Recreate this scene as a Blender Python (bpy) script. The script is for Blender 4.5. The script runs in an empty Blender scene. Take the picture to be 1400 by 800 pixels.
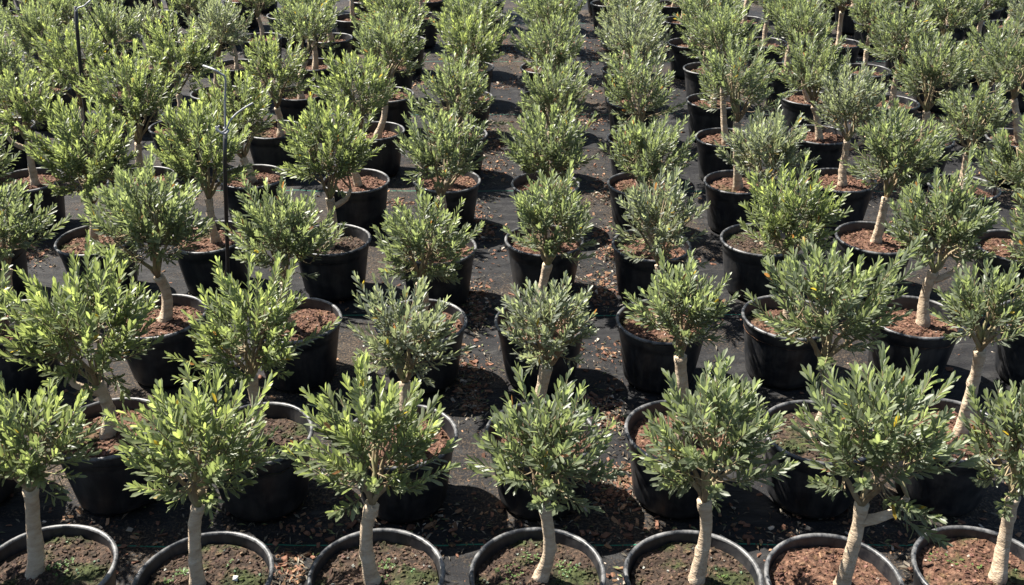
import bpy, math, random
import numpy as np
from mathutils import Vector

# ------------------------------------------------------------------ camera, sky, sun, exposure
scene = bpy.context.scene
W_PX, H_PX = 1400.0, 800.0
FOCAL = 1350.0                       # in photo pixels
PITCH = math.radians(27.4)
CAM_H = 2.68
cam_data = bpy.data.cameras.new("camera")
cam = bpy.data.objects.new("camera", cam_data)
scene.collection.objects.link(cam)
cam.location = (0, 0, CAM_H)
cam.rotation_euler = (math.pi / 2 - PITCH, 0, 0)
cam_data.sensor_width = 36.0
cam_data.lens = FOCAL / W_PX * 36.0
cam_data.clip_end = 1000.0
scene.camera = cam

SUN_EL, SUN_LEFT = 55.0, 60.0        # elevation; degrees left of the viewing direction
world = bpy.data.worlds.new("World")
scene.world = world
world.use_nodes = True
wn = world.node_tree.nodes
wn.clear()
wo = wn.new("ShaderNodeOutputWorld")
wb = wn.new("ShaderNodeBackground")
ws = wn.new("ShaderNodeTexSky")
ws.sky_type = 'NISHITA'
ws.sun_disc = False
ws.sun_elevation = math.radians(SUN_EL)
ws.sun_rotation = math.radians(-SUN_LEFT)
wb.inputs["Strength"].default_value = 0.05
world.node_tree.links.new(ws.outputs[0], wb.inputs[0])
world.node_tree.links.new(wb.outputs[0], wo.inputs[0])

sun_data = bpy.data.lights.new("sun", 'SUN')
sun_data.energy = 5.0
sun_data.angle = math.radians(0.5)
sun_data.color = (1.0, 0.945, 0.86)
sun = bpy.data.objects.new("sun", sun_data)
scene.collection.objects.link(sun)
_el, _az = math.radians(SUN_EL), math.radians(SUN_LEFT)
to_sun = Vector((-math.sin(_az) * math.cos(_el), math.cos(_az) * math.cos(_el), math.sin(_el)))
sun.rotation_euler = to_sun.to_track_quat('Z', 'Y').to_euler()
sun.location = to_sun * 30

scene.view_settings.view_transform = 'Standard'
scene.view_settings.look = 'None'
scene.view_settings.exposure = 1.8
scene.view_settings.gamma = 1.0
scene.view_settings.use_curve_mapping = False
scene.cycles.max_bounces = 6
scene.cycles.transparent_max_bounces = 4

col = scene.collection

# ------------------------------------------------------------------ helpers
POT_H, RIM_R, SOIL_Z = 0.33, 0.225, 0.288


def ray(px, py):
    x = (px - W_PX / 2) / FOCAL
    u = -(py - H_PX / 2) / FOCAL
    cp, sp = math.cos(PITCH), math.sin(PITCH)
    return Vector((x, cp + u * sp, -sp + u * cp))


def at_height(px, py, z):
    d = ray(px, py)
    t = (z - CAM_H) / d.z
    return Vector((d.x * t, d.y * t, z))


def at_depth(px, py, y):
    d = ray(px, py)
    t = y / d.y
    return Vector((d.x * t, y, CAM_H + d.z * t))


class MB:
    """collects vertices, faces and a colour per vertex"""

    def __init__(self):
        self.v, self.f, self.c, self.n = [], [], [], 0

    def add(self, verts, faces, colour=None):
        verts = np.asarray(verts, float)
        n = self.n
        self.v.append(verts)
        self.f.extend([tuple(i + n for i in f) for f in faces])
        c = np.ones((len(verts), 4))
        if colour is not None:
            c[:, :3] = colour
        self.c.append(c)
        self.n += len(verts)

    def tube(self, pts, radii, sides=6, colour=None, cap=True):
        pts = np.asarray(pts, float)
        m = len(pts)
        t = np.gradient(pts, axis=0)
        t /= np.linalg.norm(t, axis=1)[:, None] + 1e-9
        ref = np.array([0.31, 0.95, 0.05]) if abs(t[0][2]) > 0.6 else np.array([0.05, 0.1, 1.0])
        a = np.cross(t, ref)
        a /= np.linalg.norm(a, axis=1)[:, None] + 1e-9
        b = np.cross(t, a)
        ang = np.arange(sides) * 2 * math.pi / sides
        radii = np.asarray(radii, float)
        if radii.ndim == 1:
            radii = np.repeat(radii[:, None], sides, 1)
        ring = pts[:, None, :] + radii[:, :, None] * (np.cos(ang)[None, :, None] * a[:, None, :] + np.sin(ang)[None, :, None] * b[:, None, :])
        faces = []
        for i in range(m - 1):
            for k in range(sides):
                k2 = (k + 1) % sides
                faces.append((i * sides + k, i * sides + k2, (i + 1) * sides + k2, (i + 1) * sides + k))
        if cap:
            faces.append(tuple(range(sides))[::-1])
            faces.append(tuple((m - 1) * sides + k for k in range(sides)))
        self.add(ring.reshape(-1, 3), faces, colour)

    def lathe(self, profile, seg=48, warp=None):
        n = len(profile)
        vs = []
        for i in range(seg):
            a = 2 * math.pi * i / seg
            for (r, z) in profile:
                k = warp(a, z) if warp else 1.0
                vs.append((r * k * math.cos(a), r * k * math.sin(a), z))
        fs = []
        for i in range(seg):
            j = (i + 1) % seg
            for k in range(n - 1):
                fs.append((i * n + k, j * n + k, j * n + k + 1, i * n + k + 1))
        self.add(vs, fs)

    def mesh(self, name, mat, smooth=True, colours=False):
        me = bpy.data.meshes.new(name)
        v = np.concatenate(self.v) if self.v else np.zeros((0, 3))
        me.from_pydata(v.tolist(), [], self.f)
        if colours:
            ca = me.color_attributes.new("tint", 'FLOAT_COLOR', 'POINT')
            ca.data.foreach_set("color", np.concatenate(self.c).ravel())
        me.materials.append(mat)
        if smooth:
            me.polygons.foreach_set("use_smooth", [True] * len(me.polygons))
        me.update()
        return me


def link(name, data, parent=None, loc=None):
    o = bpy.data.objects.new(name, data)
    col.objects.link(o)
    if parent is not None:
        o.parent = parent
    if loc is not None:
        o.location = loc
    return o


# ------------------------------------------------------------------ materials
def new_mat(name):
    m = bpy.data.materials.new(name)
    m.use_nodes = True
    nt = m.node_tree
    p = nt.nodes["Principled BSDF"]
    return m, nt, p, nt.nodes["Material Output"]


def node(nt, kind, **kw):
    n = nt.nodes.new(kind)
    for k, v in kw.items():
        if k in n.inputs.keys() if hasattr(n.inputs, 'keys') else False:
            n.inputs[k].default_value = v
        else:
            setattr(n, k, v)
    return n


def ramp(nt, fac, stops):
    r = nt.nodes.new("ShaderNodeValToRGB")
    el = r.color_ramp.elements
    while len(el) > 1:
        el.remove(el[-1])
    el[0].position, el[0].color = stops[0][0], (*stops[0][1], 1)
    for p, c in stops[1:]:
        e = el.new(p)
        e.color = (*c, 1)
    nt.links.new(fac, r.inputs[0])
    return r.outputs[0]


def noise(nt, scale, detail=4, rough=0.55, coord=None, dist=0.0):
    n = nt.nodes.new("ShaderNodeTexNoise")
    n.inputs["Scale"].default_value = scale
    n.inputs["Detail"].default_value = detail
    n.inputs["Roughness"].default_value = rough
    n.inputs["Distortion"].default_value = dist
    if coord is not None:
        nt.links.new(coord, n.inputs["Vector"])
    return n.outputs[0]


def mix_rgb(nt, fac, a, b, mode='MIX'):
    n = nt.nodes.new("ShaderNodeMix")
    n.data_type = 'RGBA'
    n.blend_type = mode
    for s, v in ((n.inputs[0], fac), (n.inputs[6], a), (n.inputs[7], b)):
        if hasattr(v, 'links') or isinstance(v, bpy.types.NodeSocket):
            nt.links.new(v, s)
        elif isinstance(v, (int, float)):
            s.default_value = v
        else:
            s.default_value = (*v, 1)
    return n.outputs[2]


def maths(nt, op, a, b=None, c=None):
    n = nt.nodes.new("ShaderNodeMath")
    n.operation = op
    for i, v in enumerate((a, b, c)):
        if v is None:
            continue
        if isinstance(v, (int, float)):
            n.inputs[i].default_value = v
        else:
            nt.links.new(v, n.inputs[i])
    return n.outputs[0]


def bump(nt, height, strength, dist, normal=None):
    b = nt.nodes.new("ShaderNodeBump")
    b.inputs["Strength"].default_value = strength
    b.inputs["Distance"].default_value = dist
    nt.links.new(height, b.inputs["Height"])
    if normal is not None:
        nt.links.new(normal, b.inputs["Normal"])
    return b.outputs[0]


def obj_coord(nt):
    return nt.nodes.new("ShaderNodeTexCoord").outputs["Object"]


def make_leaf_mat():
    m, nt, p, out = new_mat("olive_leaf")
    at = nt.nodes.new("ShaderNodeAttribute")
    at.attribute_name = "tint"
    geo = nt.nodes.new("ShaderNodeNewGeometry")
    silver = mix_rgb(nt, 0.62, at.outputs["Color"], (0.20, 0.225, 0.15))
    base = mix_rgb(nt, geo.outputs["Backfacing"], at.outputs["Color"], silver)
    nt.links.new(base, p.inputs["Base Color"])
    rg = maths(nt, 'MULTIPLY_ADD', geo.outputs["Backfacing"], 0.2, 0.45)
    nt.links.new(rg, p.inputs["Roughness"])
    p.inputs["Specular IOR Level"].default_value = 0.65
    tr = nt.nodes.new("ShaderNodeBsdfTranslucent")
    tc = mix_rgb(nt, 1.0, at.outputs["Color"], (1.85, 1.93, 1.12), 'MULTIPLY')
    nt.links.new(tc, tr.inputs["Color"])
    mx = nt.nodes.new("ShaderNodeMixShader")
    mx.inputs[0].default_value = 0.45
    nt.links.new(p.outputs[0], mx.inputs[1])
    nt.links.new(tr.outputs[0], mx.inputs[2])
    nt.links.new(mx.outputs[0], out.inputs[0])
    return m


def make_bark_mat():
    m, nt, p, out = new_mat("olive_bark")
    co = obj_coord(nt)
    mp = nt.nodes.new("ShaderNodeMapping")
    mp.inputs["Scale"].default_value = (1, 1, 2.4)
    nt.links.new(co, mp.inputs[0])
    n1 = noise(nt, 16, 6, 0.65, mp.outputs[0])
    n2 = noise(nt, 70, 4, 0.6, mp.outputs[0])
    c = ramp(nt, n1, [(0.22, (0.22, 0.16, 0.105)), (0.47, (0.40, 0.305, 0.21)), (0.72, (0.50, 0.41, 0.305))])
    c = mix_rgb(nt, ramp(nt, n2, [(0.27, (0.7, 0.7, 0.7)), (0.36, (0, 0, 0))]), c, (0.14, 0.105, 0.075))
    nt.links.new(c, p.inputs["Base Color"])
    p.inputs["Roughness"].default_value = 0.85
    nt.links.new(bump(nt, n2, 0.8, 0.006, bump(nt, n1, 0.9, 0.014)), p.inputs["Normal"])
    return m


def make_twig_mat():
    m, nt, p, out = new_mat("olive_twig")
    n1 = noise(nt, 14, 3, 0.6, obj_coord(nt))
    c = ramp(nt, n1, [(0.3, (0.12, 0.075, 0.04)), (0.5, (0.22, 0.17, 0.10)), (0.7, (0.22, 0.24, 0.10))])
    nt.links.new(c, p.inputs["Base Color"])
    p.inputs["Roughness"].default_value = 0.75
    return m


def make_pot_mat(name, dust):
    m, nt, p, out = new_mat(name)
    tc = nt.nodes.new("ShaderNodeTexCoord")
    co = tc.outputs["Object"]
    oi = nt.nodes.new("ShaderNodeObjectInfo")
    sh = nt.nodes.new("ShaderNodeVectorMath")
    sh.operation = 'ADD'
    nt.links.new(co, sh.inputs[0])
    cm = nt.nodes.new("ShaderNodeCombineXYZ")
    k = maths(nt, 'MULTIPLY', oi.outputs["Random"], 37.0)
    nt.links.new(k, cm.inputs[0])
    nt.links.new(k, cm.inputs[2])
    nt.links.new(cm.outputs[0], sh.inputs[1])
    n1 = noise(nt, 9, 6, 0.7, sh.outputs[0], 0.6)
    n2 = noise(nt, 120, 3, 0.6, sh.outputs[0])
    mps = nt.nodes.new('ShaderNodeMapping')
    mps.inputs['Scale'].default_value = (1, 1, 0.12)
    nt.links.new(sh.outputs[0], mps.inputs[0])
    n3 = noise(nt, 34, 4, 0.65, mps.outputs[0])
    f = ramp(nt, maths(nt, 'ADD', maths(nt, 'MULTIPLY', n1, 0.65), maths(nt, 'MULTIPLY', n3, 0.35)), [(0.44, (0, 0, 0)), (0.66, (1, 1, 1))])
    c = mix_rgb(nt, f, (0.0065, 0.008, 0.011), dust)
    nt.links.new(c, p.inputs["Base Color"])
    r = maths(nt, 'MULTIPLY_ADD', n1, 0.35, 0.28)
    nt.links.new(r, p.inputs["Roughness"])
    p.inputs["Specular IOR Level"].default_value = 0.5
    nt.links.new(bump(nt, n2, 0.15, 0.002, bump(nt, n1, 0.25, 0.006)), p.inputs["Normal"])
    return m


def make_soil_mat(name, stops, moss):
    m, nt, p, out = new_mat(name)
    co = obj_coord(nt)
    n1 = noise(nt, 55, 6, 0.7, co)
    n2 = noise(nt, 9, 4, 0.6, co)
    vo = nt.nodes.new("ShaderNodeTexVoronoi")
    vo.inputs["Scale"].default_value = 75
    nt.links.new(co, vo.inputs["Vector"])
    c = ramp(nt, n1, stops)
    v = nt.nodes.new("ShaderNodeSeparateColor")
    nt.links.new(vo.outputs["Color"], v.inputs[0])
    c = mix_rgb(nt, ramp(nt, v.outputs[0], [(0.0, (0, 0, 0)), (1.0, (0.55, 0.55, 0.55))]), c, stops[0][1])
    if moss > 0:
        mf = ramp(nt, n2, [(0.62 - 0.2 * moss, (0, 0, 0)), (0.74 - 0.2 * moss, (1, 1, 1))])
        mc = ramp(nt, n1, [(0.35, (0.014, 0.02, 0.006)), (0.65, (0.045, 0.060, 0.018))])
        c = mix_rgb(nt, maths(nt, 'MULTIPLY', mf, 0.85), c, mc)
    at = nt.nodes.new("ShaderNodeAttribute")
    at.attribute_name = "tint"
    c = mix_rgb(nt, 1.0, c, at.outputs["Color"], 'MULTIPLY')
    nt.links.new(c, p.inputs["Base Color"])
    p.inputs["Roughness"].default_value = 0.92
    p.inputs["Specular IOR Level"].default_value = 0.25
    nt.links.new(bump(nt, vo.outputs["Distance"], 0.6, 0.006, bump(nt, n1, 0.9, 0.010)), p.inputs["Normal"])
    return m


def make_tint_mat(name, rough, base=(1, 1, 1), scale=60):
    m, nt, p, out = new_mat(name)
    at = nt.nodes.new("ShaderNodeAttribute")
    at.attribute_name = "tint"
    n1 = noise(nt, scale, 4, 0.6, obj_coord(nt))
    sh = ramp(nt, n1, [(0.3, (0.7, 0.7, 0.7)), (0.7, (1.1, 1.1, 1.1))])
    c = mix_rgb(nt, 1.0, at.outputs["Color"], sh, 'MULTIPLY')
    nt.links.new(c, p.inputs["Base Color"])
    p.inputs["Roughness"].default_value = rough
    p.inputs["Specular IOR Level"].default_value = 0.3
    return m


def make_ground_mat():
    m, nt, p, out = new_mat("weed_mat_fabric")
    co = obj_coord(nt)
    big = noise(nt, 0.9, 5, 0.6, co, 0.4)
    mp = nt.nodes.new("ShaderNodeMapping")
    mp.inputs["Scale"].default_value = (1.0, 2.6, 1.0)
    nt.links.new(co, mp.inputs[0])
    mid = noise(nt, 6, 6, 0.65, mp.outputs[0], 0.8)
    fine = noise(nt, 90, 4, 0.65, co)
    # plain weave: flat tapes, about 4 mm wide, over and under
    wx = nt.nodes.new("ShaderNodeTexWave")
    wx.bands_direction = 'X'
    wx.inputs["Scale"].default_value = 55
    wx.inputs["Distortion"].default_value = 0.6
    wy = nt.nodes.new("ShaderNodeTexWave")
    wy.bands_direction = 'Y'
    wy.inputs["Scale"].default_value = 40
    wy.inputs["Distortion"].default_value = 0.6
    nt.links.new(co, wx.inputs["Vector"])
    nt.links.new(co, wy.inputs["Vector"])
    weave = maths(nt, 'MULTIPLY', wx.outputs[1], wy.outputs[1])
    cloth = ramp(nt, mid, [(0.32, (0.007, 0.007, 0.0082)), (0.50, (0.0125, 0.0124, 0.0133)), (0.65, (0.026, 0.0255, 0.025)), (0.82, (0.09, 0.086, 0.082))])
    cloth = mix_rgb(nt, maths(nt, 'MULTIPLY', weave, 0.35), cloth, (0.03, 0.03, 0.032))
    # dirt and crumbled bark trodden onto the cloth
    dirt_f = ramp(nt, maths(nt, 'ADD', maths(nt, 'MULTIPLY', big, 0.7), maths(nt, 'MULTIPLY', fine, 0.35)), [(0.54, (0, 0, 0)), (0.65, (1, 1, 1))])
    dirt = ramp(nt, fine, [(0.3, (0.018, 0.012, 0.008)), (0.5, (0.060, 0.042, 0.027)), (0.72, (0.18, 0.135, 0.092))])
    c = mix_rgb(nt, maths(nt, 'MULTIPLY', dirt_f, 0.8), cloth, dirt)
    # the green marker thread woven into the cloth along the rows
    sep = nt.nodes.new("ShaderNodeSeparateXYZ")
    nt.links.new(co, sep.inputs[0])
    wob = maths(nt, 'MULTIPLY', maths(nt, 'SUBTRACT', noise(nt, 1.2, 3, 0.6, co), 0.5), 0.05)
    yy = maths(nt, 'ADD', sep.outputs[1], wob)
    per = maths(nt, 'ABSOLUTE', maths(nt, 'SUBTRACT', maths(nt, 'FLOORED_MODULO', maths(nt, 'SUBTRACT', yy, LINE_Y - 0.95), 1.9), 0.95))
    thread = maths(nt, 'LESS_THAN', per, 0.0035)
    c = mix_rgb(nt, thread, c, (0.025, 0.15, 0.10))
    nt.links.new(c, p.inputs["Base Color"])
    p.inputs["Roughness"].default_value = 0.65
    p.inputs["Specular IOR Level"].default_value = 0.15
    h = maths(nt, 'ADD', maths(nt, 'MULTIPLY', weave, 0.05), maths(nt, 'MULTIPLY', fine, maths(nt, 'MULTIPLY', dirt_f, 0.5)))
    nt.links.new(bump(nt, h, 0.8, 0.012, bump(nt, mid, 0.8, 0.03)), p.inputs["Normal"])
    return m


LINE_Y = at_height(700, 742, 0).y
M_LEAF = make_leaf_mat()
M_BARK = make_bark_mat()
M_TWIG = make_twig_mat()
M_POT = make_pot_mat("black_pot_plastic", (0.042, 0.040, 0.039))
M_RIM = make_pot_mat("pot_rim_plastic", (0.20, 0.197, 0.192))
RED = [(0.30, (0.022, 0.012, 0.008)), (0.48, (0.100, 0.050, 0.031)), (0.70, (0.25, 0.148, 0.098))]
DARK = [(0.30, (0.012, 0.009, 0.007)), (0.50, (0.048, 0.031, 0.021)), (0.72, (0.16, 0.10, 0.066))]
M_SOIL_RED = make_soil_mat("bark_soil", RED, 0.0)
M_SOIL_MIX = make_soil_mat("bark_soil_moss", RED, 0.55)
M_SOIL_DARK = make_soil_mat("dark_soil_moss", DARK, 0.6)
M_CHIP = make_tint_mat("bark_chip", 0.9)
M_DRY = make_tint_mat("dry_leaf", 0.8)
M_STONE = make_tint_mat("stone", 0.85)
M_WEED = make_tint_mat("weed_leaf", 0.55)
M_GROUND = make_ground_mat()


def plain(name, c, r, s=0.5):
    m, nt, p, out = new_mat(name)
    n1 = noise(nt, 40, 4, 0.6, obj_coord(nt))
    nt.links.new(ramp(nt, n1, [(0.3, tuple(x * 0.7 for x in c)), (0.7, tuple(min(1, x * 1.2) for x in c))]), p.inputs["Base Color"])
    p.inputs["Roughness"].default_value = r
    p.inputs["Specular IOR Level"].default_value = s
    return m


M_STAKE = plain("black_stake", (0.016, 0.014, 0.014), 0.45)
M_TUBE = plain("grey_tube", (0.26, 0.26, 0.265), 0.45)

# ------------------------------------------------------------------ ground
rng = np.random.default_rng(7)


def value_noise(x, y, s, seed):
    r = np.random.default_rng(seed)
    g = r.random((256, 256))
    xs, ys = x * s, y * s
    xi, yi = np.floor(xs).astype(int), np.floor(ys).astype(int)
    fx, fy = xs - xi, ys - yi
    fx, fy = fx * fx * (3 - 2 * fx), fy * fy * (3 - 2 * fy)
    a = g[xi % 256, yi % 256]; b = g[(xi + 1) % 256, yi % 256]
    c = g[xi % 256, (yi + 1) % 256]; d = g[(xi + 1) % 256, (yi + 1) % 256]
    return (a * (1 - fx) + b * fx) * (1 - fy) + (c * (1 - fx) + d * fx) * fy


def ground_z(x, y):
    z = 0.010 * value_noise(x, y, 3.0, 1) + 0.012 * value_noise(x + 0.15 * y, y, 7.0, 2) ** 2
    z += 0.014 * np.abs(value_noise(x * 0.35, y, 9.0, 3) - 0.5)
    return z - 0.022


def build_ground():
    xs = np.concatenate([[-400, -120, -40, -15], np.arange(-9, 9.001, 0.06), [15, 40, 120, 400]])
    ys = np.concatenate([[-400, -120, -40, -10, -2], np.arange(0, 15.001, 0.05), [20, 40, 120, 400, 900]])
    X, Y = np.meshgrid(xs, ys, indexing='ij')
    Z = ground_z(X, Y)
    v = np.stack([X, Y, Z], -1).reshape(-1, 3)
    n, m = len(xs), len(ys)
    i, j = np.meshgrid(np.arange(n - 1), np.arange(m - 1), indexing='ij')
    a = (i * m + j).ravel()
    f = np.stack([a, a + m, a + m + 1, a + 1], 1)
    me = bpy.data.meshes.new("ground")
    me.from_pydata(v.tolist(), [], f.tolist())
    me.polygons.foreach_set("use_smooth", [True] * len(f))
    me.materials.append(M_GROUND)
    o = link("ground", me)
    o["kind"] = "structure"


build_ground()


# ------------------------------------------------------------------ pot and soil
def make_pot(seed):
    r = random.Random(seed)
    ph = [r.uniform(0, 6.28) for _ in range(3)]
    am = [r.uniform(0.006, 0.022), r.uniform(0.002, 0.009), r.uniform(0.0, 0.005)]

    def warp(a, z):
        k = max(0.0, z / POT_H)
        return 1 + k * (am[0] * math.cos(2 * a + ph[0]) + am[1] * math.cos(3 * a + ph[1]) + am[2] * math.cos(5 * a + ph[2]))
    mb = MB()
    prof = [(0.0, 0.004), (0.150, 0.004), (0.166, 0.008), (0.174, 0.020), (0.178, 0.040), (0.192, 0.14), (0.205, 0.235),
            (0.2075, 0.262), (0.2115, 0.266), (0.2145, 0.300), (0.2165, 0.318)]
    mb.lathe(prof, 56, warp)
    inner = [(0.213, 0.320), (0.2105, 0.300), (0.2065, 0.265), (0.203, 0.235)]
    mb.lathe(inner, 56, warp)
    body = mb.mesh("pot", M_POT)
    rm = MB()
    lip = []
    for k in range(13):
        t = math.radians(-100 + k * 280 / 12)
        lip.append((0.2205 + 0.0085 * math.cos(t), 0.3215 + 0.0085 * math.sin(t)))
    rm.lathe(lip, 56, warp)
    rim = rm.mesh("rim", M_RIM)
    return body, rim


def chip_verts(r, sx, sy, sz):
    b = np.array([(-1, -1, -1), (1, -1, -1), (1, 1, -1), (-1, 1, -1), (-1, -1, 1), (1, -1, 1), (1, 1, 1), (-1, 1, 1)], float)
    b += r.uniform(-0.45, 0.45, b.shape)
    b *= np.array([sx, sy, sz])
    a, e, w = r.uniform(0, 6.28), r.uniform(-0.5, 0.5), r.uniform(-0.5, 0.5)
    ca, sa = math.cos(a), math.sin(a)
    ce, se = math.cos(e), math.sin(e)
    cw, sw = math.cos(w), math.sin(w)
    R = np.array([[ca, -sa, 0], [sa, ca, 0], [0, 0, 1]]) @ np.array([[ce, 0, se], [0, 1, 0], [-se, 0, ce]]) @ np.array([[1, 0, 0], [0, cw, -sw], [0, sw, cw]])
    return b @ R.T


CHIP_F = [(3, 2, 1, 0), (4, 5, 6, 7), (0, 1, 5, 4), (1, 2, 6, 5), (2, 3, 7, 6), (3, 0, 4, 7)]


def make_soil(seed, mat, n_chips, white=10):
    r = np.random.default_rng(seed)
    mb = MB()
    rr = np.concatenate([[0.0], np.linspace(0.02, 0.2085, 14)])
    seg = 40
    vs, fs = [(0, 0, 0)], []
    for q in rr[1:]:
        for i in range(seg):
            a = 2 * math.pi * i / seg
            vs.append((q * math.cos(a), q * math.sin(a), 0))
    vs = np.array(vs, float)
    d = np.hypot(vs[:, 0], vs[:, 1])
    ox = seed * 3.7
    vs[:, 2] = SOIL_Z + 0.022 * (value_noise(vs[:, 0] + ox, vs[:, 1], 9, 11) - 0.5) + 0.014 * (value_noise(vs[:, 0] + ox, vs[:, 1], 32, 12) - 0.5) \
        + 0.010 * (1 - d / 0.21) - 0.004
    for i in range(seg):
        fs.append((0, 1 + i, 1 + (i + 1) % seg))
    for q in range(len(rr) - 2):
        for i in range(seg):
            j = (i + 1) % seg
            o1, o2 = 1 + q * seg, 1 + (q + 1) * seg
            fs.append((o1 + i, o2 + i, o2 + j, o1 + j))
    mb.add(vs, fs, (1, 1, 1))

    def hz(x, y):
        dd = math.hypot(x, y)
        return float(SOIL_Z + 0.022 * (value_noise(np.array([x + ox]), np.array([y]), 9, 11)[0] - 0.5)
                     + 0.014 * (value_noise(np.array([x + ox]), np.array([y]), 32, 12)[0] - 0.5) + 0.010 * (1 - dd / 0.21) - 0.004)
    for k in range(n_chips):
        a, q = r.uniform(0, 6.28), 0.2 * math.sqrt(r.random())
        x, y = q * math.cos(a), q * math.sin(a)
        s = r.uniform(0.0028, 0.0065) * (1.6 if r.random() < 0.08 else 1)
        c = chip_verts(r, s * r.uniform(0.8, 1.5), s * r.uniform(0.5, 0.9), s * r.uniform(0.25, 0.6))
        g = r.uniform(0.55, 1.7)
        mb.add(c + np.array([x, y, hz(x, y) + s * 0.2]), CHIP_F, (g, g * r.uniform(0.9, 1.1), g * r.uniform(0.9, 1.15)))
    for k in range(white):
        a, q = r.uniform(0, 6.28), 0.19 * math.sqrt(r.random())
        x, y = q * math.cos(a), q * math.sin(a)
        s = r.uniform(0.002, 0.0045)
        c = chip_verts(r, s, s, s)
        mb.add(c + np.array([x, y, hz(x, y) + s * 0.6]), CHIP_F, (3.2, 5.0, 6.5))
    return mb.mesh("soil", mat, smooth=False, colours=True), hz


POTS = [make_pot(s) for s in range(6)]
SOILS = [make_soil(21 + s, M_SOIL_RED, 650, 6) for s in range(4)] + [make_soil(31 + s, M_SOIL_MIX, 550, 8) for s in range(3)] \
    + [make_soil(41 + s, M_SOIL_DARK, 600, 26) for s in range(3)]

# ------------------------------------------------------------------ tree
LEAF8 = np.array([(0, 0, 0), (0.36, 0.36, 0.14), (0.36, -0.36, 0.14), (0.36, 0, 0), (0.80, 0.42, 0.13), (0.80, -0.42, 0.13), (0.80, 0, 0), (1, 0, 0)], float)
LEAF8_F = np.array([(0, 3, 1, 1), (0, 2, 3, 3), (3, 6, 4, 1), (2, 5, 6, 3), (6, 7, 4, 4), (5, 7, 6, 6)])
LEAF4 = np.array([(0, 0, 0), (0.66, 0.48, 0.13), (1, 0, 0), (0.66, -0.48, 0.13)], float)


def unit(a):
    return a / (np.linalg.norm(a, axis=-1, keepdims=True) + 1e-9)


TINTS = {   # old leaf, young leaf
    'green': ((0.122, 0.143, 0.092), (0.260, 0.294, 0.158)),
    'bright': ((0.130, 0.154, 0.084), (0.310, 0.346, 0.146)),
    'grey': ((0.152, 0.167, 0.132), (0.245, 0.266, 0.196)),
}


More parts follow.
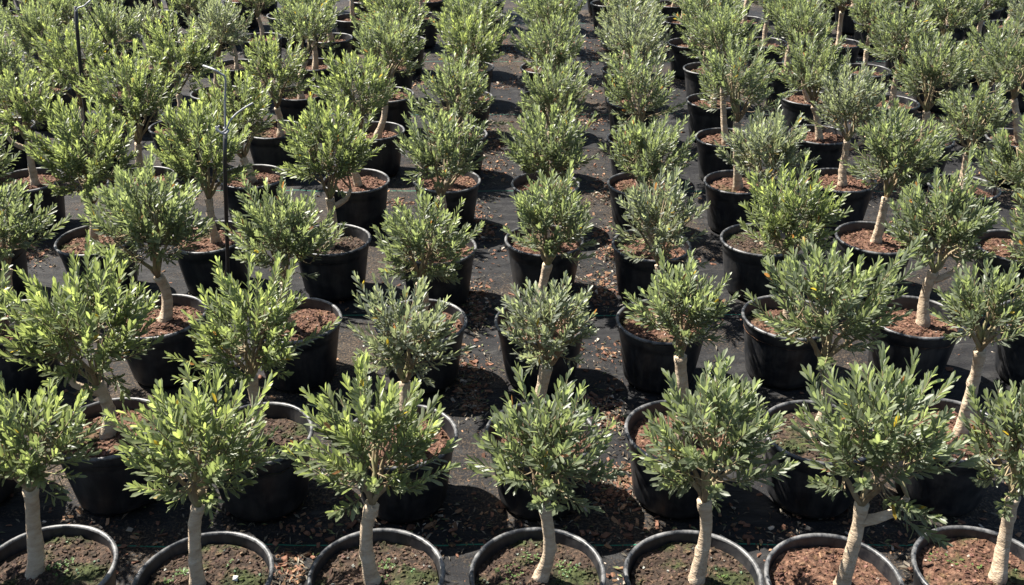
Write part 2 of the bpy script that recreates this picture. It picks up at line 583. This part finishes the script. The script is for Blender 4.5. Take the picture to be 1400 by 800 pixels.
def make_tree(seed, base, crown, size, tint='green', detail=8, fork=False, shoots=120, girth=1.0, leaf=1.0):
    """base: trunk foot (local x, y, z); crown: crown centre (local); size: (radius, half height). Returns trunk, branches and crown meshes."""
    r = np.random.default_rng(seed)
    base, crown = np.array(base, float), np.array(crown, float)
    rad, hh = size
    core = np.array([rad, rad, hh])
    top = base + (crown - base) * 0.62
    top[2] = crown[2] - hh * 0.82
    # --- trunk
    tb = MB()
    n = 22
    ts = np.linspace(0, 1, n)
    bow = r.uniform(-0.03, 0.03, 2)
    pts = base[None] + (top - base)[None] * ts[:, None]
    pts[:, :2] += np.sin(ts * math.pi)[:, None] * bow[None] + np.sin(ts * 7 + r.uniform(0, 6))[:, None] * 0.003
    pts[0, 2] -= 0.045
    sides = 14
    R0 = r.uniform(0.0235, 0.0275) * girth
    rr = R0 * (1 - 0.20 * ts) + 0.010 * np.exp(-ts * 9) + 0.005 * np.exp(-((ts - 1) / 0.10) ** 2)
    ang = np.arange(sides) / sides * 2 * math.pi
    knob = 1 + 0.10 * (value_noise(ts * 3 + seed * 1.3, ts * 0, 3, 5)[:, None] - 0.5) + 0.14 * (r.random((n, sides)) - 0.5) * 0.8
    ang = np.arange(sides) / sides * 2 * math.pi
    for _k in range(r.integers(3, 6)):                  # scars of pruned side shoots
        ti, ki = r.uniform(0.15, 0.95), r.integers(0, sides)
        dk = np.minimum((np.arange(sides) - ki) % sides, (ki - np.arange(sides)) % sides)
        knob = knob + r.uniform(0.15, 0.36) * np.exp(-((ts[:, None] - ti) / 0.045) ** 2 - (dk[None] / 1.3) ** 2)
    knob = knob + 0.05 * np.sin(ts * 46 + seed)[:, None] * (0.6 + 0.4 * np.cos(ang + seed))[None] * 0.55
    knob = knob + 0.06 * np.cos(3 * ang + seed)[None] * (1 - 0.4 * ts)[:, None]
    tb.tube(pts, rr[:, None] * knob, sides)
    limb_roots = [(pts[-1], rr[-1])]
    if fork:
        sgn = fork
        f0 = pts[int(n * 0.80)]
        f1 = f0 + np.array([0.046 * sgn, -0.012, 0.022])
        f2 = f1 + np.array([0.048 * sgn, -0.012, 0.036])
        f3 = f2 + np.array([0.030 * sgn, 0.0, 0.06])
        tb.tube([f0, f1, f2, f3], [0.020, 0.0175, 0.014, 0.010], 9)
        limb_roots.append((f3, 0.010))
    # --- limbs
    br = MB()
    limb_pts = []
    nl = 7
    for k in range(nl):
        a = k * 2.399 + r.uniform(-0.5, 0.5)
        el = r.uniform(0.1, 1.15)
        u = np.array([math.cos(a) * math.cos(el), math.sin(a) * math.cos(el), math.sin(el) - 0.25])
        root, rr0 = limb_roots[k % len(limb_roots)] if k < 5 else limb_roots[0]
        tip = crown + u * core * r.uniform(0.55, 0.8)
        q = np.linspace(0, 1, 6)[:, None]
        midp = root + (tip - root) * 0.45 + np.array([0, 0, 0.02])
        p3 = (1 - q) ** 2 * root + 2 * q * (1 - q) * midp + q * q * tip
        p3[1:-1] += r.uniform(-0.008, 0.008, (4, 3))
        br.tube(p3, np.linspace(min(0.0115, rr0 * 0.6), 0.0032, 6), 6)
        limb_pts.append(p3[1:])
    limb_pts = np.concatenate(limb_pts)
    # --- shoots
    N = shoots
    inner = np.arange(N) >= int(N * 0.80)            # short leafy spurs that fill the inside
    zz = np.where(inner, r.uniform(-0.9, 0.6, N), 1 - 1.62 * r.random(N) ** 1.15)
    aa = np.arange(N) * 2.39996 + r.uniform(-0.6, 0.6, N)
    rh = np.sqrt(1 - zz * zz)
    u = np.stack([np.cos(aa) * rh, np.sin(aa) * rh, zz], 1)
    # uneven outline: some sectors of the crown stand out, others are thin
    wild = r.uniform(0.15, 0.38)
    lob = 1 + wild * np.sin(u[:, 0] * 4 + seed) * np.cos(u[:, 1] * 4 + seed * 1.7) + 0.12 * np.sin(u[:, 2] * 5 + seed * 0.7)
    rho = np.where(inner, 0.15 + 0.6 * r.random(N), 0.30 + (0.38 + 0.22 * np.clip(-zz, 0, 1)) * r.random(N) ** 0.7) * lob
    taper = 1 + 0.38 * np.minimum(u[:, 2:3], 0)
    sb = crown + u * core * rho[:, None] * np.concatenate([taper, taper, np.ones_like(taper)], 1)
    d = u * np.array([0.80, 0.80, 0.30]) + np.array([0, 0, 0.70]) + r.normal(0, 0.13, (N, 3))
    low = np.clip(-u[:, 2], 0, 1)
    d[:, 2] -= low * 0.75
    d = unit(d)
    L = r.uniform(0.10, 0.165, N) * (rad / 0.2) * (0.5 + 0.5 * leaf)
    L[inner] *= 0.6
    lead = (r.random(N) < r.uniform(0.12, 0.32)) & ~inner
    L[lead] *= r.uniform(1.15, 1.6, lead.sum())
    bend = unit(np.array([0, 0, 1.0]) + r.normal(0, 0.25, (N, 3))) * 0.42
    PO, PT, AGE, SHO = [], [], [], []
    for k in range(N):
        m = max(4, int(L[k] / (0.0118 * (0.35 + 0.65 * leaf))))
        q = (np.arange(m) + 0.6) / m
        t = unit(d[k][None] + bend[k][None] * q[:, None])
        pos = sb[k] + np.cumsum(t, 0) * (L[k] / m)
        PO.append(pos); PT.append(t); AGE.append(q); SHO.append(np.full(m, k))
        near = limb_pts[np.argmin(((limb_pts - sb[k]) ** 2).sum(1) + 0.02 * np.maximum(0, limb_pts[:, 2] - sb[k][2]))]
        mid = (near + sb[k]) / 2 + np.array([0, 0, -0.008])
        if detail == 8:
            br.tube(np.stack([near, mid, sb[k], pos[m // 2], pos[-1]]), [0.0030, 0.0026, 0.0022, 0.0017, 0.0010], 4, cap=False)
        else:
            br.tube(np.stack([near, sb[k], pos[-1]]), [0.0030, 0.0022, 0.0010], 3, cap=False)
    PO, PT, AGE, SHO = map(np.concatenate, (PO, PT, AGE, SHO))
    # opposite pairs, each turned a quarter against the one below
    nn = len(PO)
    ref = unit(np.cross(PT, np.array([0.3, 0.5, 0.81])))
    ref2 = np.cross(PT, ref)
    phi = (np.arange(nn) % 2) * (math.pi / 2) + SHO * 1.3 + r.normal(0, 0.28, nn)
    PO, PT, AGE, SHO = (np.concatenate([a, a]) for a in (PO, PT, AGE, SHO))
    phi = np.concatenate([phi, phi + math.pi]) + r.normal(0, 0.15, 2 * nn)
    ref, ref2 = np.concatenate([ref, ref]), np.concatenate([ref2, ref2])
    rv = ref * np.cos(phi)[:, None] + ref2 * np.sin(phi)[:, None]
    keep = r.random(2 * nn) < 0.93
    PO, PT, AGE, SHO, rv = (a[keep] for a in (PO, PT, AGE, SHO, rv))
    nn = len(PO)
    th = np.radians(47 - 28 * AGE ** 1.2 + r.normal(0, 6, nn))
    ld = unit(np.cos(th)[:, None] * PT + np.sin(th)[:, None] * rv)
    nm = unit(np.sin(th)[:, None] * PT - np.cos(th)[:, None] * rv)
    sd = np.cross(nm, ld)
    roll = r.normal(0, 0.30, nn)
    sd, nm = sd * np.cos(roll)[:, None] + nm * np.sin(roll)[:, None], nm * np.cos(roll)[:, None] - sd * np.sin(roll)[:, None]
    prof = np.interp(AGE, [0, 0.25, 0.75, 0.93, 1.0], [0.85, 1.0, 1.0, 0.85, 0.62])
    ll = leaf * r.uniform(0.034, 0.049, nn) * prof * (rad / 0.2) ** 0.5
    lw = ll * r.uniform(0.25, 0.33, nn)
    T = LEAF8 if detail == 8 else LEAF4
    curv = r.normal(0.02, 0.09, nn)
    V = (PO[:, None] + T[None, :, 0, None] * ll[:, None, None] * ld[:, None]
         + T[None, :, 1, None] * lw[:, None, None] * sd[:, None]
         + (T[None, :, 2] * lw[:, None] + curv[:, None] * T[None, :, 0] ** 2 * ll[:, None])[..., None] * nm[:, None])
    old, young = np.array(TINTS[tint][0]), np.array(TINTS[tint][1])
    fresh = r.random(N)[SHO] * 0.7 + 0.35
    yf = np.clip((AGE - 0.45) / 0.55, 0, 1) ** 1.2 * fresh * np.clip(0.55 + 0.6 * u[SHO, 2], 0.15, 1.1)
    C = old[None] * (1 - yf[:, None]) + young[None] * yf[:, None]
    C = C * r.uniform(0.72, 1.28, nn)[:, None] * r.uniform(0.85, 1.15, N)[SHO][:, None]
    sick = r.random(nn) < 0.004
    C[sick] = np.array([0.30, 0.21, 0.03])
    dead = r.random(nn) < 0.003
    C[dead] = np.array([0.24, 0.11, 0.05])
    k = len(T)
    me = bpy.data.meshes.new("crown")
    nv = nn * k
    me.vertices.add(nv)
    me.vertices.foreach_set("co", V.reshape(-1).astype(np.float32))
    off = (np.arange(nn) * k)
    if detail == 8:
        tri = LEAF8_F[[0, 1, 4, 5]][:, :3]
        quad = LEAF8_F[[2, 3]]
        ft = (tri[None] + off[:, None, None]).reshape(-1, 3)
        fq = (quad[None] + off[:, None, None]).reshape(-1, 4)
        loops = np.concatenate([ft.ravel(), fq.ravel()])
        starts = np.concatenate([np.arange(len(ft)) * 3, len(ft) * 3 + np.arange(len(fq)) * 4])
        smooth = True
    else:
        ft = (np.array([(0, 2, 1), (0, 3, 2)])[None] + off[:, None, None]).reshape(-1, 3)
        loops = ft.ravel()
        starts = np.arange(len(ft)) * 3
        smooth = True
    me.loops.add(len(loops))
    me.loops.foreach_set("vertex_index", loops.astype(np.int32))
    me.polygons.add(len(starts))
    me.polygons.foreach_set("loop_start", starts.astype(np.int32))
    me.polygons.foreach_set("use_smooth", np.full(len(starts), smooth))
    ca = me.color_attributes.new("tint", 'FLOAT_COLOR', 'POINT')
    cc = np.ones((nv, 4), np.float32)
    cc[:, :3] = np.repeat(C, k, 0)
    ca.data.foreach_set("color", cc.ravel())
    me.materials.append(M_LEAF)
    me.update(calc_edges=True)
    me.validate()
    return tb.mesh("trunk", M_BARK), br.mesh("branches", M_TWIG), me


def make_weeds(seed, spots, hz):
    """little green seedlings on the soil"""
    r = np.random.default_rng(seed)
    mb = MB()
    for (x, y, rad, n) in spots:
        for _ in range(n):
            a, q = r.uniform(0, 6.28), rad * math.sqrt(r.random())
            px, py = x + q * math.cos(a), y + q * math.sin(a)
            if math.hypot(px, py) > 0.195:
                continue
            z = hz(px, py)
            h = r.uniform(0.004, 0.016)
            g = r.uniform(0.7, 1.4)
            for _k in range(r.integers(2, 5)):
                b = r.uniform(0, 6.28)
                s = r.uniform(0.005, 0.010)
                dv = np.array([math.cos(b), math.sin(b), r.uniform(0.0, 0.5)])
                sv = np.array([-math.sin(b), math.cos(b), 0]) * s * 0.36
                o = np.array([px, py, z + h])
                mb.add([o, o + dv * s * 0.55 + sv, o + dv * s, o + dv * s * 0.55 - sv], [(0, 1, 2, 3)], (0.050 * g, 0.090 * g, 0.018 * g))
            mb.tube([(px, py, z - 0.002), (px, py, z + h)], [0.0006, 0.0005], 3, (0.10, 0.14, 0.03), cap=False)
    return mb.mesh("weeds", M_WEED, smooth=False, colours=True)


# ------------------------------------------------------------------ the plants: pot centre, crown centre and crown width in the photograph (measured)
# (pot x, pot y, trunk foot x, crown x, crown y, crown width, tint, fork)
ROWS = [
    [(62, 776, 45, 38, 600, 170, 'bright', 0), (279, 788, 272, 268, 612, 205, 'bright', 0), (513, 783, 512, 508, 602, 205, 'bright', 0),
     (735, 781, 737, 748, 606, 200, 'green', 0), (949, 785, 951, 972, 602, 215, 'green', 0), (1142, 791, 1150, 1195, 596, 225, 'green', 1),
     (1345, 778, 1366, 1404, 612, 165, 'green', 0)],
    [(148, 584, 145, 118, 446, 195, 'bright', -1), (352, 592, 350, 340, 446, 175, 'bright', 0), (548, 593, 553, 552, 456, 165, 'grey', 0),
     (740, 590, 742, 750, 440, 160, 'grey', 0), (930, 588, 932, 930, 424, 165, 'green', 0), (1120, 588, 1113, 1135, 414, 185, 'green', 0),
     (1300, 585, 1312, 1356, 420, 150, 'green', 0)],
    [(12, 438, 24, 0, 306, 125, 'green', 0), (218, 430, 223, 203, 304, 150, 'green', 0), (403, 435, 395, 386, 322, 145, 'green', 0),
     (575, 437, 572, 578, 326, 140, 'green', 0), (740, 437, 745, 752, 304, 140, 'green', 0), (905, 437, 905, 902, 302, 135, 'grey', 0),
     (1077, 432, 1078, 1082, 298, 140, 'bright', 0), (1252, 432, 1264, 1290, 308, 135, 'green', 1), (1432, 436, 1432, 1455, 320, 130, 'green', 0)],
    [(-22, 332, -25, -38, 218, 105, 'green', 0), (132, 325, 128, 116, 218, 125, 'bright', 0), (288, 322, 294, 276, 208, 130, 'bright', 0),
     (452, 326, 450, 450, 208, 125, 'bright', 1), (597, 337, 600, 604, 208, 120, 'green', 0), (744, 327, 748, 752, 204, 120, 'green', 0),
     (890, 333, 892, 884, 212, 115, 'green', 0), (1040, 326, 1045, 1050, 208, 120, 'grey', 0), (1197, 323, 1197, 1226, 208, 118, 'green', 0),
     (1390, 335, 1386, 1406, 222, 112, 'green', 0)],
    [(38, 245, 47, 30, 140, 95, 'bright', -1), (195, 243, 203, 180, 132, 115, 'bright', 0), (345, 240, 346, 318, 158, 118, 'bright', 0),
     (487, 246, 490, 488, 126, 110, 'bright', 0), (610, 245, 612, 624, 130, 108, 'green', 0), (746, 250, 750, 756, 130, 105, 'green', 0),
     (878, 250, 878, 872, 125, 105, 'green', 0), (1010, 248, 1010, 1006, 108, 110, 'green', 0), (1150, 245, 1152, 1166, 142, 100, 'grey', 1),
     (1317, 254, 1312, 1334, 160, 92, 'green', 0), (1452, 250, 1452, 1460, 150, 95, 'green', 0)],
    [(5, 172, 5, -8, 90, 90, 'green', 0), (130, 174, 120, 105, 92, 98, 'bright', 0), (245, 172, 247, 238, 80, 95, 'bright', 0),
     (375, 176, 384, 374, 100, 96, 'bright', 0), (512, 178, 516, 534, 70, 90, 'green', 0), (625, 182, 630, 640, 66, 92, 'bright', 0),
     (748, 185, 750, 757, 68, 92, 'green', 0), (872, 188, 872, 868, 66, 90, 'grey', 0), (993, 187, 993, 985, 52, 92, 'green', 0),
     (1120, 183, 1120, 1111, 100, 84, 'green', 0), (1262, 188, 1262, 1272, 100, 94, 'green', 0), (1392, 188, 1392, 1388, 84, 92, 'green', 0)],
    [(60, 120, 60, 48, 52, 80, 'green', 0), (180, 123, 180, 150, 46, 82, 'green', 0), (298, 126, 293, 300, 40, 84, 'grey', 0),
     (410, 126, 412, 420, 40, 80, 'green', 0), (530, 128, 532, 545, 30, 80, 'green', 0), (636, 131, 636, 645, 26, 82, 'green', 0),
     (749, 131, 750, 757, 22, 82, 'green', 0), (866, 137, 866, 862, 30, 80, 'grey', 0), (975, 137, 975, 968, 22, 80, 'green', 0),
     (1105, 133, 1106, 1098, 50, 82, 'green', 0), (1218, 139, 1220, 1232, 52, 80, 'green', 0), (1345, 142, 1350, 1352, 88, 80, 'green', 0),
     (1456, 142, 1456, 1462, 70, 80, 'green', 0)],
]
SHADOW_TREES = {0: (-158, 780), 1: (-62, 586), 2: (-172, 436), 3: (-178, 326), 4: (-108, 243), 5: (-118, 170)}  # trees added just outside the left edge so their shadows fall into view
for _k, (_x, _y) in SHADOW_TREES.items():
    ROWS[_k].append((_x, _y, _x, _x, ROWS[_k][1][4], ROWS[_k][1][5], 'green', 0))
jr = random.Random(5)
for (yc, sp, cx) in ((92, 108, 750), (56, 98, 750), (25, 90, 750), (1, 84, 750), (-18, 79, 750)):
    row = []
    for k in range(-9, 10):
        x = cx + k * sp + jr.uniform(-5, 5)
        if -35 < x < 1435:
            row.append((x, yc + (x - 750) * 0.010 + jr.uniform(-2, 2), x, None, None, None, 'green', 0))
    ROWS.append(row)

ORD = ["front", "second", "third", "fourth", "fifth", "sixth", "seventh", "eighth", "ninth", "tenth", "eleventh", "rearmost"]
NTH = ["first", "second", "third", "fourth", "fifth", "sixth", "seventh", "eighth", "ninth", "tenth", "eleventh", "twelfth", "thirteenth",
       "fourteenth", "fifteenth", "sixteenth", "seventeenth", "eighteenth", "nineteenth"]
TINT_WORDS = {'bright': 'bright yellow-green', 'green': 'mid-green', 'grey': 'grey-green'}
GROUP = "potted olive trees in nursery rows"

SPECIAL = {   # looks that single out the nearest ones
    (0, 0): "potted olive tree whose trunk tilts left, at the left end of the front row",
    (0, 1): "bushy yellow-green olive tree on straight pale trunk, weeds in pot, second in front row",
    (0, 2): "yellow-green olive tree with bare upright trunk and mossy soil, third in front row",
    (0, 3): "dark-green olive tree on short stout trunk, middle of the front row",
    (0, 4): "wide olive tree with trunk leaning right over dark soil, fifth in front row",
    (0, 5): "broadest olive tree with forked trunk above sunlit brown soil, front row",
    (0, 6): "strongly leaning olive tree above pot with seedlings, right end of the front row",
}

# shared crowns for the small far trees
FAR = [make_tree(900 + s, (0, 0, SOIL_Z), (jr.uniform(-0.04, 0.04), jr.uniform(-0.03, 0.03), jr.uniform(0.75, 0.82)), (0.224 + 0.025 * (s % 3 - 1), 0.225 + 0.025 * (s % 4 - 1.5)),
                 ('green', 'green', 'grey', 'bright')[s % 4], 4, 0, 122) for s in range(10)]
FAR_TINT = ['green', 'green', 'grey', 'bright']

roots = []
for ri, row in enumerate(ROWS):
    for ci, (px, py, fx, kx, ky, kw, tint, fork) in enumerate(row):
        seed = ri * 40 + ci + 1
        rr = random.Random(seed * 7 + 3)
        c = at_height(px, py, POT_H)
        rot = rr.uniform(0, 6.28)
        root = bpy.data.objects.new("potted_olive_tree", None)
        col.objects.link(root)
        root.empty_display_size = 0.2
        root.location = (c.x, c.y, 0)
        # pot, its rim, soil
        body, rim = POTS[rr.randrange(6)]
        po = link("pot", body, root)
        po.rotation_euler.z = rot
        tilt = rr.uniform(-0.018, 0.018)
        po.rotation_euler.x = tilt
        link("rim", rim, po)
        if ri == 0:
            si = (7, 8, 9, 7, 8, 0, 5, 1)[ci]
        elif ri == 1 and ci == 1:
            si = 8
        else:
            si = rr.choice((0, 1, 2, 3, 0, 1, 2, 3, 4, 5, 6, 9))
        so, hz = SOILS[si]
        sobj = link("soil", so, root, (0, 0, 0 if ri == 0 else -abs(rr.gauss(0, 0.014))))
        sobj.rotation_euler.z = 0 if ri == 0 else rot
        # tree
        if kx is not None:
            foot = at_height(fx, py + (c.y * 0 + 8 if ri else 12), SOIL_Z)
            foot_l = (foot.x - c.x, max(-0.05, min(0.05, foot.y - c.y)), SOIL_Z - 0.005)
            cr = at_depth(kx, ky, c.y)
            mpp = c.y / (FOCAL * ray(kx, ky).y) if False else (cr - Vector((0, 0, CAM_H))).length * math.cos(0) / FOCAL
            rad = kw * mpp / 2
            rc = max(0.145, rad - (0.060 if ri == 0 else 0.072 if ri == 1 else 0.052 if ri == 2 else 0.044 if ri < 5 else 0.040 if px < 430 else 0.022)) * rr.uniform(0.95, 1.05)
            crown_l = (cr.x - c.x, rr.uniform(-0.03, 0.03), cr.z - (0.062 if ri < 2 else 0.062 if ri < 5 else 0.05))
            det = 8 if ri < 4 else 4
            tr, bra, cw = make_tree(seed, foot_l, crown_l, (rc, rc * (rr.uniform(1.05, 1.2) if ri < 2 else rr.uniform(1.06, 1.22))), tint, det, fork, rr.randrange(88, 106) if ri < 2 else rr.randrange(92, 128) if ri < 4 else rr.randrange(95, 122), 1.0 if ri else 0.94, (1.24, 1.18, 1.12, 1.06, 1.0, 1.0, 1.0)[ri])
            link("trunk", tr, root)
            link("branches", bra, root)
            link("crown", cw, root)
            lean = crown_l[0] - foot_l[0]
        else:
            vi = rr.randrange(10)
            tr, bra, cw = FAR[vi]
            tint = FAR_TINT[vi % 4]
            k = rr.uniform(0.92, 1.1) * (0.84 if px < 430 else 1.0)
            for nm, me in (("trunk", tr), ("branches", bra), ("crown", cw)):
                o = link(nm, me, root)
                o.rotation_euler.z = rot
                o.scale = (k, k, k if px < 430 else 1.0)
                o.location.z = SOIL_Z * (1 - k) if px < 430 else 0
            lean = 0
        if ri == 0:
            spots = {0: [(0.03, 0.02, 0.035, 26), (0.05, 0.07, 0.02, 6)], 1: [(-0.10, 0.06, 0.022, 16), (-0.13, 0.02, 0.018, 12), (0.06, 0.09, 0.02, 4)],
                     2: [(0.03, 0.07, 0.03, 18), (0.02, 0.0, 0.02, 6), (0.05, -0.05, 0.03, 8)], 3: [(-0.10, 0.02, 0.05, 22), (0.10, 0.05, 0.04, 22), (-0.03, 0.09, 0.04, 14)],
                     4: [(0.1, 0.02, 0.02, 3)], 6: [(-0.10, 0.09, 0.05, 9), (-0.02, 0.06, 0.05, 7), (0.02, -0.06, 0.02, 9)]}.get(ci)
            if spots:
                for wi, sp_ in enumerate(spots):
                    link("weed_patch", make_weeds(seed * 9 + wi, [sp_], hz), sobj)
        roots.append((root, ri, ci, px, tint, lean))

for (root, ri, ci, px, tint, lean) in roots:
    same = sorted(r[3] for r in roots if r[1] == ri and r[3] > -50)
    k = same.index(px) if px > -50 else 0
    trunk = "upright trunk" if abs(lean) < 0.035 else ("trunk leaning right" if lean > 0 else "trunk leaning left")
    row_name = ORD[ri]
    if (ri, ci) in SPECIAL:
        lab = SPECIAL[(ri, ci)]
    elif ri < 7:
        pos = "leftmost" if k == 0 else ("rightmost" if k == len(same) - 1 else NTH[k] + " from left")
        lab = "%s potted olive tree with %s, %s in the %s row" % (TINT_WORDS[tint], trunk, pos, row_name)
    else:
        pos = "leftmost" if k == 0 else ("rightmost" if k == len(same) - 1 else NTH[k] + " from left")
        lab = "small distant %s olive tree in black pot, %s in the %s row" % (TINT_WORDS[tint], pos, row_name)
    if px < -50:
        lab = "potted olive tree of the %s row, added beyond its leftmost tree for its shadow" % row_name
    root["label"] = lab
    root["category"] = "potted tree"
    root["group"] = GROUP


# ------------------------------------------------------------------ irrigation stakes
def stake(foot, top, label, tubes, radius=0.0085, tie=None):
    root = bpy.data.objects.new("irrigation_stake", None)
    col.objects.link(root)
    root.location = foot
    root["label"], root["category"], root["group"] = label, "stake", "irrigation stakes among the pots"
    f = np.array(foot)
    mb = MB()
    t = np.linspace(0, 1, 9)[:, None]
    p = (np.array(top) - f)[None] * t
    p[1:-1, 0] += np.sin(np.linspace(0, 5, 7)) * 0.004
    p[0, 2] -= 0.03
    mb.tube(p, np.full(9, radius), 8)
    link("rod", mb.mesh("rod", M_STAKE), root)
    for (name, pts, rad, mat) in tubes:
        mt = MB()
        q = np.array([np.array(a) - f for a in pts])
        # smooth the polyline
        tt = np.linspace(0, len(q) - 1, len(q) * 5)
        i = np.clip(tt.astype(int), 0, len(q) - 2)
        fr = (tt - i)[:, None]
        P0, P1, P2, P3 = q[np.clip(i - 1, 0, None)], q[i], q[i + 1], q[np.clip(i + 2, None, len(q) - 1)]
        s = 0.5 * ((2 * P1) + (-P0 + P2) * fr + (2 * P0 - 5 * P1 + 4 * P2 - P3) * fr ** 2 + (-P0 + 3 * P1 - 3 * P2 + P3) * fr ** 3)
        mt.tube(s, np.full(len(s), rad), 7)
        link(name, mt.mesh(name, mat), root)
    return root


# black rod standing before a sixth-row pot at left
y1 = at_height(122, 174, POT_H).y - 0.50
P = lambda x, y, d: at_depth(x, y, d)
foot1 = P(125, 262, y1); foot1.z = -0.01
stake(tuple(foot1), tuple(P(103.5, 9, y1)), "tall black rod with grey hose at its tip, standing before a sixth-row pot at left",
      [("hose", [P(103.5, 16, y1 - 0.012), P(107, 11, y1 - 0.012), P(115, 8, y1), P(122, 2, y1 + 0.02), P(134, -8, y1 + 0.1)], 0.0055, M_TUBE),
       ("wire", [P(117, 9, y1), P(126, 24, y1 + 0.03), P(146, 58, y1 + 0.15)], 0.0045, M_STAKE)], 0.0125)
y2 = at_height(310, 452, 0.0).y
foot2 = P(311, 452, y2); foot2.z = -0.01
stake(tuple(foot2), tuple(P(308, 180, y2)), "black rod with grey tube tied on, between third and fourth rows",
      [("hose", [P(308, 190, y2 - 0.012), P(308, 170, y2 - 0.012), P(307.5, 140, y2), P(308, 108, y2), P(302, 101, y2), P(292, 95, y2), P(278, 90, y2 + 0.05)], 0.0055, M_TUBE),
       ("tie", [P(300, 172, y2 - 0.02), P(296, 178, y2 - 0.02), P(304, 181, y2 - 0.022), P(310, 176, y2 - 0.02), P(314, 166, y2 - 0.02), P(323, 156, y2), P(334, 148, y2), P(346, 141, y2)], 0.005, M_TUBE),
       ("knot", [P(295, 173, y2 - 0.02), P(300, 180, y2 - 0.03), P(308, 183, y2 - 0.03), P(312, 178, y2 - 0.02), P(306, 175, y2 + 0.01)], 0.006, M_TUBE)], 0.0105)
y3 = at_height(424, 75, 0.0).y
foot3 = P(425, 78, y3); foot3.z = -0.01
stake(tuple(foot3), tuple(P(422, -40, y3)), "thin black rod rising beyond the seventh row, near top of picture", [], 0.0085)


_c = chip_verts(np.random.default_rng(4), 0.0085, 0.007, 0.006)
mb = MB()
mb.add(_c, CHIP_F, (0.72, 0.70, 0.66))
_q = at_height(322, 791, SOIL_Z + 0.012)
_pm = mb.mesh("pebble", M_STONE, smooth=True, colours=True)
_po = link("pebble", _pm, None, tuple(_q))
_po["label"] = "small white pebble lying on the soil of the second front-row pot"
_po["category"] = "pebble"

# ------------------------------------------------------------------ litter on the cloth
def scatter_points(px_spots, r):
    out = []
    for (x, y, rx, ry, n) in px_spots:
        for _ in range(n):
            q = at_height(x + r.normal(0, rx), y + r.normal(0, ry), 0.0)
            out.append((q.x, q.y))
    return out


r = np.random.default_rng(99)
spots = [(690, 114, 16, 4, 90), (800, 118, 14, 5, 90), (808, 165, 14, 6, 110), (668, 226, 16, 7, 150), (822, 395, 18, 14, 300), (690, 345, 14, 5, 20),
         (840, 660, 22, 16, 260), (392, 775, 14, 10, 130), (42, 345, 12, 8, 110), (830, 480, 18, 8, 70), (545, 275, 10, 4, 70), (570, 110, 10, 5, 60),
         (640, 505, 16, 22, 150), (650, 400, 12, 16, 90), (800, 560, 18, 20, 100), (820, 715, 60, 22, 130), (620, 715, 50, 25, 150), (1240, 735, 60, 25, 150),
         (1030, 735, 50, 22, 120), (440, 730, 60, 25, 140), (160, 735, 60, 25, 100), (1290, 790, 25, 10, 60), (850, 785, 25, 15, 30)]
for _a, _n in (((690, 60), 1), ((672, 180), 1), ((655, 300), 1), ((648, 420), 1), ((645, 540), 1), ((805, 60), 1), ((815, 250), 1), ((825, 330), 1), ((835, 560), 1)):
    spots.append((_a[0], _a[1], 10, 16, 120))
    spots.append((_a[0] + 9, _a[1] + 14, 5, 5, 60))
mb = MB()
pts = scatter_points(spots, r)
for _ in range(9500):
    pts.append((r.uniform(-7, 7), r.uniform(1.8, 13)))
for (x, y) in pts:
    s = 0.0022 + 0.009 * r.random() ** 2.2 + (0.006 if r.random() < 0.03 else 0)
    c = chip_verts(r, s * r.uniform(1, 1.7), s * r.uniform(0.5, 0.9), s * r.uniform(0.2, 0.5))
    g = r.uniform(0.5, 1.5)
    t = r.random()
    colr = np.array((0.15, 0.075, 0.048)) if t < 0.62 else (np.array((0.22, 0.13, 0.075)) if t < 0.93 else np.array((0.42, 0.36, 0.29)))
    z = float(ground_z(np.array([x]), np.array([y]))[0])
    mb.add(c + np.array([x, y, z + s * 0.3]), CHIP_F, colr * g)
o = link("bark_chips", mb.mesh("bark_chips", M_CHIP, smooth=False, colours=True))
o["kind"] = "stuff"
o["label"] = "loose red-brown bark chips scattered over the black ground cloth"
o["category"] = "bark chips"

mb = MB()
lp = scatter_points([(s[0], s[1], s[2] * 1.6, s[3] * 1.6, int(s[4] * 0.8)) for s in spots], r)
for _ in range(2600):
    lp.append((r.uniform(-7, 7), r.uniform(1.8, 13)))
for (x, y) in lp:
    a, e = r.uniform(0, 6.28), r.uniform(-0.25, 0.45)
    L_, W_ = r.uniform(0.02, 0.042), r.uniform(0.005, 0.010)
    dv = np.array([math.cos(a) * math.cos(e), math.sin(a) * math.cos(e), math.sin(e)])
    sv = np.array([-math.sin(a), math.cos(a), r.uniform(-0.5, 0.5)])
    z = float(ground_z(np.array([x]), np.array([y]))[0])
    o_ = np.array([x, y, z + 0.006 + max(0, -L_ * math.sin(e))])
    up = np.array([0, 0, 0.004])
    t = r.random()
    colr = (np.array((0.17, 0.15, 0.115)) if t < 0.5 else np.array((0.085, 0.06, 0.038)) if t < 0.85 else np.array((0.14, 0.16, 0.07))) * r.uniform(0.6, 1.3)
    m1 = o_ + dv * L_ * 0.5
    mb.add([o_, m1 + sv * W_ * 0.5 + up, o_ + dv * L_, m1 - sv * W_ * 0.5 + up, m1], [(0, 4, 1), (4, 2, 1), (0, 3, 4), (3, 2, 4)], colr)
o = link("fallen_leaves", mb.mesh("fallen_leaves", M_DRY, smooth=False, colours=True))
o["kind"] = "stuff"
o["label"] = "dry curled brown and straw leaves lying between the pots"
o["category"] = "fallen leaves"
